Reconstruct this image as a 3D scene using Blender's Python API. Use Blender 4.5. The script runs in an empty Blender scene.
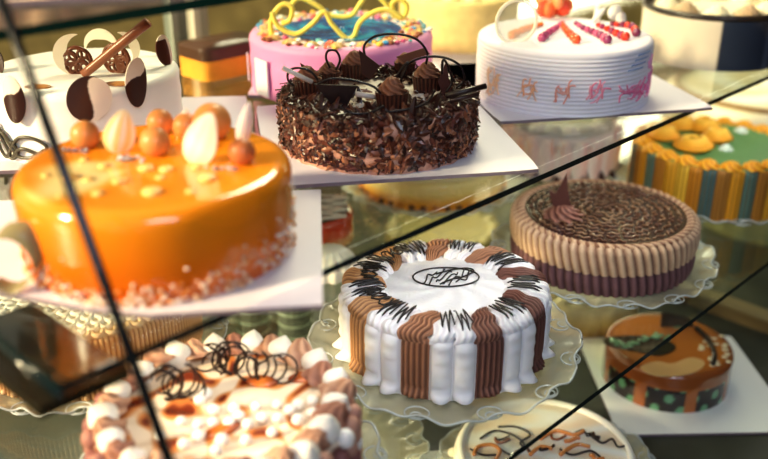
import bpy, math, random
from mathutils import Vector, Matrix
random.seed(7)
PI = math.pi
sin, cos = math.sin, math.cos
COL = bpy.context.scene.collection

# ------------------------------------------------------------------ camera
F_PX, HOR = 900.0, -180.0
PITCH = math.atan((229.5 - HOR) / F_PX)
CZ = 1.40
cd = bpy.data.cameras.new('camera'); cam = bpy.data.objects.new('camera', cd); COL.objects.link(cam)
cam.location = (0, 0, CZ); cam.rotation_euler = (PI / 2 - PITCH, 0, 0)
cd.sensor_width = 36; cd.lens = F_PX / 768 * 36; cd.clip_start = 0.01
cd.dof.use_dof = True; cd.dof.focus_distance = 1.03; cd.dof.aperture_fstop = 2.3
bpy.context.scene.camera = cam

def ray(px, py):
    a, b = (px - 384) / F_PX, (229.5 - py) / F_PX
    return Vector((a, cos(PITCH) + b * sin(PITCH), -sin(PITCH) + b * cos(PITCH)))
def onz(px, py, z):            # world point on the horizontal plane z
    r = ray(px, py); t = (z - CZ) / r.z
    return Vector((r.x * t, r.y * t, z))
def ony(px, py, y):            # world point on the upright plane y
    r = ray(px, py); t = y / r.y
    return Vector((r.x * t, y, CZ + r.z * t))

AZ = math.radians(44.48)
DV = Vector((sin(AZ), cos(AZ), 0)); NV = Vector((cos(AZ), -sin(AZ), 0))
def dn(d, n, z=0): v = DV * d + NV * n; return Vector((v.x, v.y, z))

# ------------------------------------------------------------------ materials
def lin(c):
    o = []
    for v in c[:3]:
        v = v / 255.0
        o.append(v / 12.92 if v <= 0.04045 else ((v + 0.055) / 1.055) ** 2.4)
    return (o[0], o[1], o[2], 1)
def new_mat(name):
    m = bpy.data.materials.new(name); m.use_nodes = True
    nt = m.node_tree; b = nt.nodes['Principled BSDF']
    return m, nt, b
def attr_mat(name, rough=0.5, spec=0.4, bump=0, bscale=400, coat=0, sss=0, var=0, vscale=60):
    m, nt, b = new_mat(name)
    a = nt.nodes.new('ShaderNodeAttribute'); a.attribute_name = 'Col'
    out = a.outputs['Color']
    if var:
        tc = nt.nodes.new('ShaderNodeTexCoord'); n = nt.nodes.new('ShaderNodeTexNoise'); n.inputs['Scale'].default_value = vscale
        n.inputs['Detail'].default_value = 4
        nt.links.new(tc.outputs['Object'], n.inputs['Vector'])
        mr = nt.nodes.new('ShaderNodeMapRange'); mr.inputs['From Min'].default_value = .3; mr.inputs['From Max'].default_value = .7
        mr.inputs['To Min'].default_value = 1 - var; mr.inputs['To Max'].default_value = 1 + var * .6
        nt.links.new(n.outputs['Fac'], mr.inputs['Value'])
        vm = nt.nodes.new('ShaderNodeVectorMath'); vm.operation = 'SCALE'
        nt.links.new(out, vm.inputs[0]); nt.links.new(mr.outputs[0], vm.inputs['Scale']); out = vm.outputs[0]
    nt.links.new(out, b.inputs['Base Color'])
    b.inputs['Roughness'].default_value = rough; b.inputs['Specular IOR Level'].default_value = spec
    b.inputs['Coat Weight'].default_value = coat; b.inputs['Coat Roughness'].default_value = .06
    if sss:
        b.inputs['Subsurface Weight'].default_value = sss; b.inputs['Subsurface Scale'].default_value = .006
        b.inputs['Subsurface Radius'].default_value = (1, .55, .35)
    if bump:
        tc = nt.nodes.new('ShaderNodeTexCoord'); n = nt.nodes.new('ShaderNodeTexNoise'); n.inputs['Scale'].default_value = bscale
        n.inputs['Detail'].default_value = 3
        nt.links.new(tc.outputs['Object'], n.inputs['Vector'])
        bp = nt.nodes.new('ShaderNodeBump'); bp.inputs['Strength'].default_value = bump; bp.inputs['Distance'].default_value = .001
        nt.links.new(n.outputs['Fac'], bp.inputs['Height']); nt.links.new(bp.outputs[0], b.inputs['Normal'])
    return m
def clear_mat(name, tint, gloss=.08, rough=.05, milk=0.0, milkcol=(230, 235, 235)):
    m = bpy.data.materials.new(name); m.use_nodes = True; nt = m.node_tree; nt.nodes.clear()
    o = nt.nodes.new('ShaderNodeOutputMaterial'); t = nt.nodes.new('ShaderNodeBsdfTransparent'); g = nt.nodes.new('ShaderNodeBsdfGlossy')
    t.inputs['Color'].default_value = lin(tint); g.inputs['Roughness'].default_value = rough
    ge = nt.nodes.new('ShaderNodeNewGeometry'); dt = nt.nodes.new('ShaderNodeVectorMath'); dt.operation = 'DOT_PRODUCT'
    nt.links.new(ge.outputs['Normal'], dt.inputs[0]); nt.links.new(ge.outputs['Incoming'], dt.inputs[1])
    def mth(op, a, b=None):
        n = nt.nodes.new('ShaderNodeMath'); n.operation = op
        for i, v in enumerate((a, b)):
            if v is None: continue
            if isinstance(v, (int, float)): n.inputs[i].default_value = v
            else: nt.links.new(v, n.inputs[i])
        return n.outputs[0]
    ab = mth('ABSOLUTE', dt.outputs['Value']); sch = mth('POWER', mth('SUBTRACT', 1.0, ab), 5.0)
    f = mth('MULTIPLY', mth('ADD', mth('MULTIPLY', sch, .9), .04), gloss / .08)
    class ml: outputs = [f]
    mx = nt.nodes.new('ShaderNodeMixShader'); nt.links.new(ml.outputs[0], mx.inputs[0])
    nt.links.new(t.outputs[0], mx.inputs[1]); nt.links.new(g.outputs[0], mx.inputs[2])
    last = mx
    if milk:
        d = nt.nodes.new('ShaderNodeBsdfPrincipled'); d.inputs['Base Color'].default_value = lin(milkcol); d.inputs['Roughness'].default_value = .25
        m2 = nt.nodes.new('ShaderNodeMixShader'); m2.inputs[0].default_value = milk
        nt.links.new(mx.outputs[0], m2.inputs[1]); nt.links.new(d.outputs[0], m2.inputs[2]); last = m2
    nt.links.new(last.outputs[0], o.inputs[0]); return m

CREAM = attr_mat('whipped cream', .55, .35, bump=.25, bscale=500, sss=.12)
CHOC = attr_mat('chocolate', .32, .5, bump=.15, bscale=700)
FLAKE = attr_mat('chocolate flakes', .33, .6)
GLAZE = attr_mat('mirror glaze', .12, .6, coat=.4, sss=.15)
GEL = attr_mat('fruit gel', .14, .5, coat=.35)
SMOOTH = attr_mat('smooth fondant', .38, .4, sss=.1)
SPONGE = attr_mat('buttercream', .6, .3, bump=.4, bscale=300, var=.12)
PAPER = attr_mat('coated cardboard', .45, .4)
METAL = attr_mat('painted metal', .35, .5)
DARK = attr_mat('dark surface', .4, .5, bump=.3, bscale=60, var=.35, vscale=14)
GLASS = clear_mat('shelf glass', (247, 250, 247), .09, .02)
PANE = clear_mat('front glass', (250, 253, 251), .05, .01)
EDGE = attr_mat('glass edge', .15, .6)
LACE = clear_mat('clear plastic', (244, 246, 244), .13, .1, milk=.38, milkcol=(244, 236, 206))
LACERIM = clear_mat('clear plastic rim', (240, 242, 240), .16, .1, milk=.45)
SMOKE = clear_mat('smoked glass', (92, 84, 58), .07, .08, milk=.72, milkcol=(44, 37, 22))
TUMBLER = clear_mat('green tinted glass', (206, 208, 200), .2, .05, milk=.34, milkcol=(168, 172, 158))
def veil(name, col, milk): return clear_mat(name, (255, 255, 255), .08, .1, milk=milk, milkcol=col)

# ------------------------------------------------------------------ mesh builder
def mix(a, b, t):
    t = max(0, min(1, t)); return tuple(a[i] + (b[i] - a[i]) * t for i in range(3))
def sm(a, b, x):
    t = max(0, min(1, (x - a) / (b - a))); return t * t * (3 - 2 * t)
class MB:
    def __init__(s): s.v = []; s.c = []; s.f = []; s.m = []
    def add(s, vs, fs, col, mi=0):
        o = len(s.v); s.v += [tuple(p) for p in vs]
        if callable(col): s.c += [col(p) for p in vs]
        elif isinstance(col, list): s.c += col
        else: s.c += [col] * len(vs)
        s.f += [tuple(i + o for i in f) for f in fs]; s.m += [mi] * len(fs); return s
    def grid(s, fn, nu, nv, wu=False, wv=False, mi=0):      # fn(u,v)->(point,col)
        vs = []; cs = []
        for j in range(nv):
            for i in range(nu):
                p, c = fn(i / (nu if wu else nu - 1), j / (nv if wv else nv - 1)); vs.append(tuple(p)); cs.append(c)
        fs = []
        for j in range(nv if wv else nv - 1):
            for i in range(nu if wu else nu - 1):
                a = j * nu + i; b = j * nu + (i + 1) % nu; c_ = ((j + 1) % nv) * nu + (i + 1) % nu; d = ((j + 1) % nv) * nu + i
                fs.append((a, b, c_, d))
        return s.add(vs, fs, cs, mi)
    def tube(s, pts, r, col, seg=8, closed=False):
        pts = [Vector(p) for p in pts]; n = len(pts); vs = []; cs = []
        prev = None
        for i, p in enumerate(pts):
            if closed: t = pts[(i + 1) % n] - pts[i - 1]
            else: t = pts[min(i + 1, n - 1)] - pts[max(i - 1, 0)]
            t = t.normalized() if t.length > 1e-9 else Vector((0, 0, 1))
            if prev is None: a = t.orthogonal().normalized()
            else:
                a = prev - t * prev.dot(t); a = a.normalized() if a.length > 1e-6 else t.orthogonal().normalized()
            prev = a; b = t.cross(a); rr = r(i / (n - 1)) if callable(r) else r
            cc = col(i / (n - 1)) if callable(col) else col
            for k in range(seg):
                th = 2 * PI * k / seg; vs.append(p + (a * cos(th) + b * sin(th)) * rr); cs.append(cc)
        fs = []
        for i in range(n if closed else n - 1):
            for k in range(seg):
                fs.append((i * seg + k, i * seg + (k + 1) % seg, ((i + 1) % n) * seg + (k + 1) % seg, ((i + 1) % n) * seg + k))
        if not closed:
            fs.append(tuple(range(seg))[::-1]); fs.append(tuple((n - 1) * seg + k for k in range(seg)))
        return s.add(vs, fs, cs)
    def ball(s, c, r, col, nu=16, nv=10, M=None):
        c = Vector(c); r = r if isinstance(r, (tuple, list)) else (r, r, r)
        vs = []; 
        for j in range(1, nv):
            ph = PI * j / nv
            for i in range(nu):
                th = 2 * PI * i / nu; vs.append(Vector((r[0] * sin(ph) * cos(th), r[1] * sin(ph) * sin(th), -r[2] * cos(ph))))
        vs.append(Vector((0, 0, -r[2]))); vs.append(Vector((0, 0, r[2])))
        L = len(vs)
        fs = [(j * nu + i, j * nu + (i + 1) % nu, (j + 1) * nu + (i + 1) % nu, (j + 1) * nu + i) for j in range(nv - 2) for i in range(nu)]
        fs += [(L - 2, (i + 1) % nu, i) for i in range(nu)] + [(L - 1, (nv - 2) * nu + i, (nv - 2) * nu + (i + 1) % nu) for i in range(nu)]
        vs = [(M @ v if M else v) + c for v in vs]
        return s.add(vs, fs, (lambda p: col(Vector(p) - c)) if callable(col) else col)
    def box(s, c, h, col, M=None, mi=0):
        c = Vector(c); vs = []
        for x in (-1, 1):
            for y in (-1, 1):
                for z in (-1, 1):
                    v = Vector((x * h[0], y * h[1], z * h[2])); vs.append((M @ v if M else v) + c)
        return s.add(vs, [(0, 1, 3, 2), (4, 6, 7, 5), (0, 4, 5, 1), (2, 3, 7, 6), (0, 2, 6, 4), (1, 5, 7, 3)], col, mi)
    def prism(s, poly, z0, z1, col, side=1):
        n = len(poly); vs = [(p[0], p[1], z0) for p in poly] + [(p[0], p[1], z1) for p in poly]
        o = len(s.f)
        s.add(vs, [tuple(range(n))[::-1], tuple(range(n, 2 * n))], col, 0)
        fs = [(i, (i + 1) % n, n + (i + 1) % n, n + i) for i in range(n)]
        s.add(vs, fs, col, side); return s
    def build(s, name, mats, parent=None, loc=None, smooth=True, **props):
        me = bpy.data.meshes.new(name); me.from_pydata(s.v, [], s.f); me.update()
        at = me.color_attributes.new('Col', 'FLOAT_COLOR', 'POINT')
        cache = {}; flat = []
        for c in s.c:
            k = (round(c[0]), round(c[1]), round(c[2]))
            if k not in cache: cache[k] = lin(k)
            flat += cache[k]
        at.data.foreach_set('color', flat)
        for m in (mats if isinstance(mats, (list, tuple)) else [mats]): me.materials.append(m)
        me.polygons.foreach_set('material_index', s.m)
        me.polygons.foreach_set('use_smooth', [smooth] * len(s.f))
        o = bpy.data.objects.new(name, me); COL.objects.link(o)
        if parent: o.parent = parent
        if loc is not None: o.location = loc
        for k, v in props.items(): o[k] = v
        return o
def thing(name, loc, label, cat, group=None, rz=0):
    o = bpy.data.objects.new(name, None); COL.objects.link(o); o.location = loc; o.rotation_euler = (0, 0, rz)
    o.empty_display_size = .02; o['label'] = label; o['category'] = cat
    if group: o['group'] = group
    return o
def struct(mb, name, mat, smooth=False): return mb.build(name, mat, smooth=smooth, kind='structure')

# generic cake body: profile side + rounded shoulder + top disc
def body(r, h, col, nu=96, side=None, top=None, rnd=.008, nside=10, ntop=10, sidecol=None, topcol=None, base=0):
    mb = MB(); rows = []
    for j in range(nside): rows.append(('s', j / (nside - 1)))
    for j in range(1, 5): rows.append(('c', j / 4))
    for j in range(1, ntop + 1): rows.append(('t', 1 - j / ntop))
    nv = len(rows)
    def fn(u, v):
        th = 2 * PI * u; k, t = rows[int(round(v * (nv - 1)))]
        c = col
        if k == 's':
            R = r; z = base + (h - rnd - base) * t
            if side: R += side(th, t)
            if sidecol: c = sidecol(th, t)
        elif k == 'c':
            R = r - rnd + rnd * cos(t * PI / 2); z = h - rnd + rnd * sin(t * PI / 2)
            if side: R += side(th, 1) * (1 - t)
            if sidecol and t < .6: c = sidecol(th, 1)
            elif topcol: c = topcol(th, 1)
        else:
            R = (r - rnd) * t; z = h
            if top: z += top(th, t)
            if topcol: c = topcol(th, t)
        return (R * cos(th), R * sin(th), z), c
    mb.grid(fn, nu, nv, wu=True); return mb

def rosette(mb, c, r, h, col, ridges=7, twist=2.2, nu=56, nv=14, col2=None):
    c = Vector(c); col2 = col2 or col
    def fn(u, v):
        th = 2 * PI * u; rr = r * (1 - v) ** .75 * (1 + .22 * v) * (1 + .16 * cos(ridges * (th + twist * v)))
        if v > .97: rr = 0
        z = h * v + .04 * h * sin(v * 18)
        return (c.x + rr * cos(th), c.y + rr * sin(th), c.z + z), mix(col, col2, .5 - .5 * cos(ridges * (th + twist * v)))
    mb.grid(fn, nu, nv, wu=True)

def smooth_path(pts, n=8, closed=False):
    pts = [Vector(p) for p in pts]; out = []; L = len(pts)
    rng = range(L if closed else L - 1)
    for i in rng:
        g = (lambda k: pts[k % L]) if closed else (lambda k: pts[max(0, min(L - 1, k))])
        p0, p1, p2, p3 = g(i - 1), g(i), g(i + 1), g(i + 2)
        for k in range(n):
            t = k / n
            out.append(.5 * ((2 * p1) + (p2 - p0) * t + (2 * p0 - 5 * p1 + 4 * p2 - p3) * t * t + (3 * p1 - p0 - 3 * p2 + p3) * t ** 3))
    if not closed: out.append(pts[-1])
    return out

# a leaf/petal shell: ellipse in local XZ, bowed around Z, optional dipped colour
def petal(w, h, bow, col, thick=.0012, pointed=0.0, dip=None):
    mb = MB()
    def fn_s(side):
        def fn(u, v):
            a = -1 + 2 * u; b = v
            ww = math.sqrt(max(0, 1 - (2 * b - 1) ** 2)) * (1 - pointed * b)
            x = a * ww * w / 2; z = b * h
            y = -bow * (1 - (a * ww) ** 2) * 1.0 + side * thick * .5
            cc = dip(a, b) if dip else col
            return (x, y, z), cc
        return fn
    mb.grid(fn_s(-1), 33, 45); mb.grid(fn_s(1), 33, 45)
    # rim strip joining both shells
    for e in (0, 1):
        def fr(u, v, e=e):
            A, c = fn_s(-1)(e, u); B, _ = fn_s(1)(e, u)
            return Vector(A).lerp(Vector(B), v), c
        mb.grid(fr, 45, 2)
    return mb
def put(o, loc, rot): o.location = loc; o.rotation_euler = rot; return o

exec_parts = []
# ================================================================== SETTING
ZU, ZM, ZB, ZT = 1.048, .828, .610, 1.26     # top faces of the shelves
D0, D1, NB = .213, 3.4, -1.22
def shelf(z, nf, label, th=.007, edge=(16, 34, 36)):
    mb = MB(); P = [dn(D0, nf), dn(D1, nf), dn(D1, NB), dn(D0, NB)]
    mb.prism(P, z - th, z, (225, 240, 232)); mb.c = [edge if i >= 8 else c for i, c in enumerate(mb.c)]
    o = mb.build('glass_shelf', [GLASS, EDGE], smooth=False)
    o['label'] = label; o['category'] = 'shelf'; return o
shelf(ZT, -.664, 'topmost clear glass shelf with dark green front edge', .008, (10, 58, 48))
shelf(ZU, -.521, 'clear glass shelf carrying the orange glazed cake and the chocolate shaving cake')
shelf(ZM, -.413, 'clear glass shelf carrying the white and brown striped cake')

mb = MB(); mb.prism([dn(D0 - .5, -.25), dn(D1, -.25), dn(D1, NB - .2), dn(D0 - .5, NB - .2)], ZB - .06, ZB, (60, 63, 53), side=0)
struct(mb, 'floor_display', DARK)
mb = MB(); mb.prism([(-6, -3), (8, -3), (8, 8), (-6, 8)], -.05, 0, (66, 58, 46), side=0); struct(mb, 'floor', DARK)
mb = MB(); mb.box((1, 4.6, 1.5), (7, .05, 1.5), (120, 108, 68)); struct(mb, 'wall_back', DARK)
mb = MB(); mb.box(dn(1.4, NB - .26, .28), (1.9, .02, .27), (96, 90, 62), M=Matrix.Rotation(PI / 2 - AZ, 3, 'Z')); struct(mb, 'wall_counter', DARK)

# slanted front glass: two panes and the dark joint between them
def front(d, z): return dn(d, -.509 - .49 * ((z - CZ) + .352), z)
def pane(d0, d1, name):
    mb = MB(); z0, z1 = .60, 1.62; o = NV * .004
    a, b, c, d = front(d0, z0), front(d1, z0), front(d1, z1), front(d0, z1)
    mb.add([a, b, c, d, a + o, b + o, c + o, d + o], [(0, 1, 2, 3), (4, 7, 6, 5)], (240, 250, 245), 0)
    return mb.build(name, [PANE], smooth=False, kind='structure')
pane(-.5, .2595, 'window_1'); pane(.2655, 3.3, 'window_2')
mb = MB(); o = NV * .003
mb.tube([front(.2625, .60) + o, front(.2625, 1.62) + o], .0041, (4, 14, 18), seg=6); struct(mb, 'trim_1', EDGE, True)

# smoked bracket under the shelf end, seen as the dark wedge
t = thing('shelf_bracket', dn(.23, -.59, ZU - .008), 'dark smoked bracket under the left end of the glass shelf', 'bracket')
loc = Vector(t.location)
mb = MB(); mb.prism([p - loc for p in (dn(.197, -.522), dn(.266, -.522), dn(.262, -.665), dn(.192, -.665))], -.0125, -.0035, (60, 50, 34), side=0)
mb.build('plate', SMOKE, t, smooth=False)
mb = MB(); mb.tube([dn(.213, -.522, ZU - .010) - loc, dn(.213, -.70, ZU - .010) - loc], .0028, (12, 30, 32)); mb.build('rod', EDGE, t)

# metal uprights and rear rails behind the shelves
def upright(pxs, n, label, col):
    p = onz(*pxs, ZU); s = n / (p @ NV); p = Vector((p.x * s, p.y * s, 0))
    mb = MB(); M = Matrix.Rotation(PI / 2 - AZ, 3, 'Z')
    mb.box((0, 0, .50), (.014, .012, .50), col[0], M); mb.box((.0, -.012, .50), (.006, .004, .49), col[1], M)
    mb.box((0, 0, .006), (.016, .014, .006), col[0], M)
    o = mb.build('metal_upright', METAL, loc=(p.x, p.y, ZB), smooth=False); o['label'] = label; o['category'] = 'post'
upright((182, 90), -1.265, 'grey green metal post behind the cake with dipped chocolate petals', ((112, 122, 112), (150, 158, 146)))
upright((203, 90), -1.29, 'pale cream metal post beside the pink cake', ((160, 158, 142), (205, 202, 186)))
mb = MB(); M = Matrix.Rotation(PI / 2 - AZ, 3, 'Z')
c = dn(1.9, -1.335, ZU - .075); mb.box(c, (1.6, .006, .012), (198, 190, 168), M)
for k in range(5): mb.box(dn(.6 + k * .7, -1.335, (ZU - .075 + ZB) / 2), (.008, .006, (ZU - .075 - ZB) / 2), (120, 116, 100), M)
o = mb.build('rear_rail', METAL, smooth=False); o['label'] = 'long pale metal rail behind the upper glass shelf'; o['category'] = 'rail'
mb = MB()
mb.box(dn(1.40, -.66, ZB + .012), (.012, .28, .012), (120, 98, 62), M); mb.box(dn(1.40, -.66, ZB + .027), (.015, .28, .003), (150, 134, 96), M)
for k in (-.9, -.4): mb.box(dn(1.40, k, ZB + .030), (.02, .012, .002), (60, 56, 44), M)
o = mb.build('deck_divider', METAL, smooth=False); o['label'] = 'low olive brown divider strip crossing the bottom deck'; o['category'] = 'divider'

# ================================================================== BOARDS AND PLATES
def board(cx, cy, half, rz, z, label, col=(236, 230, 238), curl=0, th=.004):
    mb = MB(); N = 13
    hx, hy = half if isinstance(half, tuple) else (half, half)
    def P(u, v, k):
        x, y = (2 * u - 1), (2 * v - 1)
        # slightly rounded corners
        q = max(0, abs(x) - .93) / .07; w = max(0, abs(y) - .93) / .07
        s = 1 - .012 * min(q, w)
        return (x * hx * s, y * hy * s, (th if k else 0) + curl * (abs(x) ** 3) * (y < 0) * y * y)
    mb.grid(lambda u, v: (P(u, v, 1), col), N, N); mb.grid(lambda u, v: (P(u, v, 0), (150, 140, 150)), N, N)
    rim = []
    for i in range(N): rim.append((i / (N - 1), 0))
    for i in range(1, N): rim.append((1, i / (N - 1)))
    for i in range(1, N): rim.append((1 - i / (N - 1), 1))
    for i in range(1, N - 1): rim.append((0, 1 - i / (N - 1)))
    L = len(rim)
    mb.add([P(*r, 1) for r in rim] + [P(*r, 0) for r in rim], [(i, (i + 1) % L, L + (i + 1) % L, L + i) for i in range(L)], (128, 112, 122))
    o = mb.build('cake_board', PAPER, smooth=False, loc=(cx, cy, z)); o.rotation_euler = (0, 0, rz)
    o['label'] = label; o['category'] = 'cake board'; return o
mb = MB(); P = [onz(323, 309, ZU), onz(150, 319, ZU), onz(90, 313, ZU), onz(-30, 290, ZU), onz(-20, 205, ZU), onz(321, 193, ZU)]
P = [(p.x + .191, p.y - .736) for p in P]
mb.prism(P, 0, .004, (236, 230, 238)); mb.c = [(128, 112, 122) if i >= 12 else c for i, c in enumerate(mb.c)]
o = mb.build('cake_board', [PAPER, PAPER], smooth=False, loc=(-.191, .736, ZU)); o['label'] = 'white board under the orange glazed cake'; o['category'] = 'cake board'
board(.000, 1.044, .148, .175, ZU, 'white square board under the chocolate shaving cake', curl=0)
board(.262, 1.272, .150, .21, ZU, 'white square board under the white cake with pink scribbles')
board(-.340, 1.063, (.165, .135), .10, ZU, 'white square board under the white cake with dipped chocolate petals')
board(-.010, 1.340, (.175, .135), -.05, ZU, 'white square board under the pink cake with yellow loops')
board(.455, 1.165, .130, .03, ZB, 'white square board under the glossy caramel cake', (255, 254, 250))
board(.150, .905, (.11, .10), .12, ZB, 'small white board under the swirled white cake plate', (226, 226, 220))

def lace_plate(cx, cy, r0, r1, z, label, lobes=14, amp=.009, phase=0, tint=None):
    t = thing('lace_plate', (cx, cy, z), label, 'plate', 'clear plastic lace plates')
    mb = MB()
    def R(th): return r1 + amp * abs(cos(lobes / 2 * th + phase)) + .004 * sin(3 * th)
    def fn(u, v):
        th = 2 * PI * u; rr = r0 + (R(th) - r0) * v
        z = .0045 + .010 * v * v + .0025 * sin(lobes * 2 * th) * v + .0012 * sin(v * 30)
        return (rr * cos(th), rr * sin(th), z), (240, 240, 235)
    mb.grid(fn, 224, 10, wu=True)
    mb.grid(lambda u, v: ((r0 * v * cos(2 * PI * u), r0 * v * sin(2 * PI * u), .0045), (240, 240, 235)), 96, 3, wu=True)
    mb.build('dish', LACE, t)
    mb = MB()
    pts = [(R(a) * cos(a), R(a) * sin(a), .0145 + .0025 * sin(lobes * 2 * a)) for a in [2 * PI * k / 224 for k in range(224)]]
    mb.tube(pts, .0014, (245, 245, 240), seg=6, closed=True)
    for k in range(lobes):       # embossed loops
        a = 2 * PI * (k + .5) / lobes - phase / lobes * 2; m = (r0 + r1) / 2 + .008
        for dr, rr in ((0, .011), (.004, .005)):
            pp = [((m + dr + rr * cos(b)) * cos(a) - rr * 1.2 * sin(b) * sin(a), (m + dr + rr * cos(b)) * sin(a) + rr * 1.2 * sin(b) * cos(a), .0105) for b in [2 * PI * q / 16 for q in range(16)]]
            mb.tube(pp, .0011, (245, 245, 240), seg=5, closed=True)
    mb.build('lace_rim', LACERIM, t)
    mb = MB(); mb.tube([(r0 * .8 * cos(a), r0 * .8 * sin(a), .0022) for a in [2 * PI * k / 60 for k in range(60)]], .0022, (240, 240, 235), seg=6, closed=True)
    mb.build('foot', LACERIM, t)
    return t
lace_plate(.072, .915, .124, .153, ZM, 'clear plastic lace plate under the white and brown striped cake', 12)
lace_plate(.310, 1.150, .128, .150, ZM, 'clear plastic lace plate under the round cake with beige and mauve ruffles', 14)
lace_plate(-.349, .928, .132, .151, ZM, 'clear plastic lace plate under the tan cake with cream comb top', 16)
lace_plate(-.145, .674, .125, .139, ZM, 'clear plastic lace plate under the meringue bordered caramel swirl cake', 14)
lace_plate(.082, 1.435, .126, .146, ZM, 'clear plastic lace plate under the yellow custard cake', 16)
lace_plate(.215, .935, .124, .138, ZB + .0045, 'lace plate under the swirled white cake', 14)
lace_plate(-.06, .99, .08, .112, ZB, 'empty clear plastic lace plate on the bottom deck', 14)
lace_plate(.548, 1.407, .134, .146, ZM, 'clear plastic lace plate under the green topped cake', 14)

# ================================================================== UPPER SHELF
BU = ZU + .004          # top of a board on the upper shelf
# ---- orange mirror glaze cake
R0, H0 = .118, .079
t = thing('glazed_cake', (-.199, .734, BU), 'glossy orange mirror glazed cake topped with orange balls and white petals', 'cake')
C0 = Vector(t.location)
def loc0(px, py, dz=0): return onz(px, py, BU + H0 + dz) - C0
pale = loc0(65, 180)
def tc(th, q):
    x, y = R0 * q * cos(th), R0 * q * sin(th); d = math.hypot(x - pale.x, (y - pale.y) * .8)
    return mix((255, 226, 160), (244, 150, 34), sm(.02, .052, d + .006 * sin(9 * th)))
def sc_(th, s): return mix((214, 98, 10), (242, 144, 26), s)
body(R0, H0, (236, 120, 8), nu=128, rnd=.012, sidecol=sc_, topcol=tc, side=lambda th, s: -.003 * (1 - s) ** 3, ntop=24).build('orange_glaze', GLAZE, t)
for px, py, rr, dark in ((85, 133, .0122, 0), (155, 140, .0125, 0), (160, 120, .0115, 0), (242, 150, .0110, 1), (212, 128, .0165, 0), (186, 124, .0115, 0)):
    q = onz(px, py + 2, BU + H0 + rr * .9) - C0
    if rr > .016: q = onz(px, 122, BU + H0 + rr * .9) - C0
    rr *= 1.08; cc = (222, 146, 84) if not dark else (200, 118, 70)
    mb = MB(); mb.ball(q, rr, cc, 28, 18); mb.build('orange_ball', SMOOTH, t)
for px, py, w, h, rz, tilt, col in ((116, 151, .036, .043, .35, .28, (250, 222, 150)), (194, 160, .040, .058, -.35, .55, (250, 240, 222)),
                                    (241, 142, .019, .043, .2, .22, (232, 214, 226)), (180, 134, .018, .030, .1, .35, (245, 226, 205))):
    q = loc0(px, py)
    def pc(a, b, col=col): return mix(mix(col, (255, 250, 240), .5 + .5 * sin(a * 9)), (246, 180, 90), max(0, .35 - b))
    o = petal(w, h, .006, col, pointed=.55, dip=pc).build('white_petal', SMOOTH, t)
    put(o, q, (.12, tilt, rz))
# curled ribbon hugging the left front
mb = MB(); path = smooth_path([ony(px, py, .642) - C0 for px, py in ((-8, 240), (4, 231), (22, 232), (36, 245), (40, 262), (30, 279), (14, 288), (-4, 282))], 8)
L = len(path)
def fr(u, v):
    p = path[min(L - 1, int(round(u * (L - 1))))]; w = .0075 * sin(PI * min(1, u * 1.02 + .06)) + .003
    return (p.x + (v - .5) * w * .9, p.y + .012 * (v - .5) - .003 * sin(v * PI), p.z + (v - .5) * w * 1.2), (150, 136, 98)
mb.grid(fr, L, 9); mb.build('white_curl', SMOOTH, t)
for px, py, rr in ((70, 178, .007), (104, 166, .005), (118, 182, .005), (146, 169, .007), (160, 178, .004), (152, 193, .008), (124, 181, .004), (207, 179, .007),
                   (190, 192, .004), (166, 170, .006), (60, 196, .003), (88, 180, .005), (98, 194, .005), (76, 198, .004), (46, 176, .004), (84, 160, .004), (196, 168, .004)):
    q = loc0(px, py); rr *= .9
    mb = MB(); mb.ball((q.x, q.y, H0 + rr * .18), (rr * 1.15, rr * 1.15, rr * .45), (255, 210, 130), 14, 8); mb.build('gel_drop', GEL, t)
mb = MB()
for px, py, n in ((130, 160, 22), (75, 152, 20), (228, 170, 14)):
    q = loc0(px, py)
    for k in range(n):
        M = Matrix.Rotation(random.uniform(0, 6), 3, 'Z') @ Matrix.Rotation(random.uniform(0, 6), 3, 'X')
        mb.box((q.x + random.gauss(0, .006), q.y + random.gauss(0, .003), H0 + random.uniform(0, .003)), (.0016, .0011, .0007), random.choice([(214, 205, 210), (236, 232, 236), (150, 130, 130)]), M)
mb.build('silver_crumbs', SMOOTH, t, kind='stuff')
mb = MB()
for k in range(420):
    a = random.uniform(-PI * 1.0, PI * .05)
    top = .010 + .030 * sm(-1.9, .1, a) + .014 * math.exp(-((a + 2.2) / .2) ** 2)
    z = abs(random.gauss(0, top * .55)) + .001
    if z > H0 * .8: continue
    s = random.uniform(.0008, .0015)
    M = Matrix.Rotation(random.uniform(0, 6), 3, 'Z') @ Matrix.Rotation(random.uniform(0, 6), 3, 'X')
    mb.box(((R0 + .0005) * cos(a), (R0 + .0005) * sin(a), z), (s * 1.4, s, s * .55), random.choice([(255, 226, 200), (255, 240, 228), (250, 208, 170), (240, 160, 80)]), M)
mb.build('coconut_crumbs', SMOOTH, t, kind='stuff')

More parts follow.
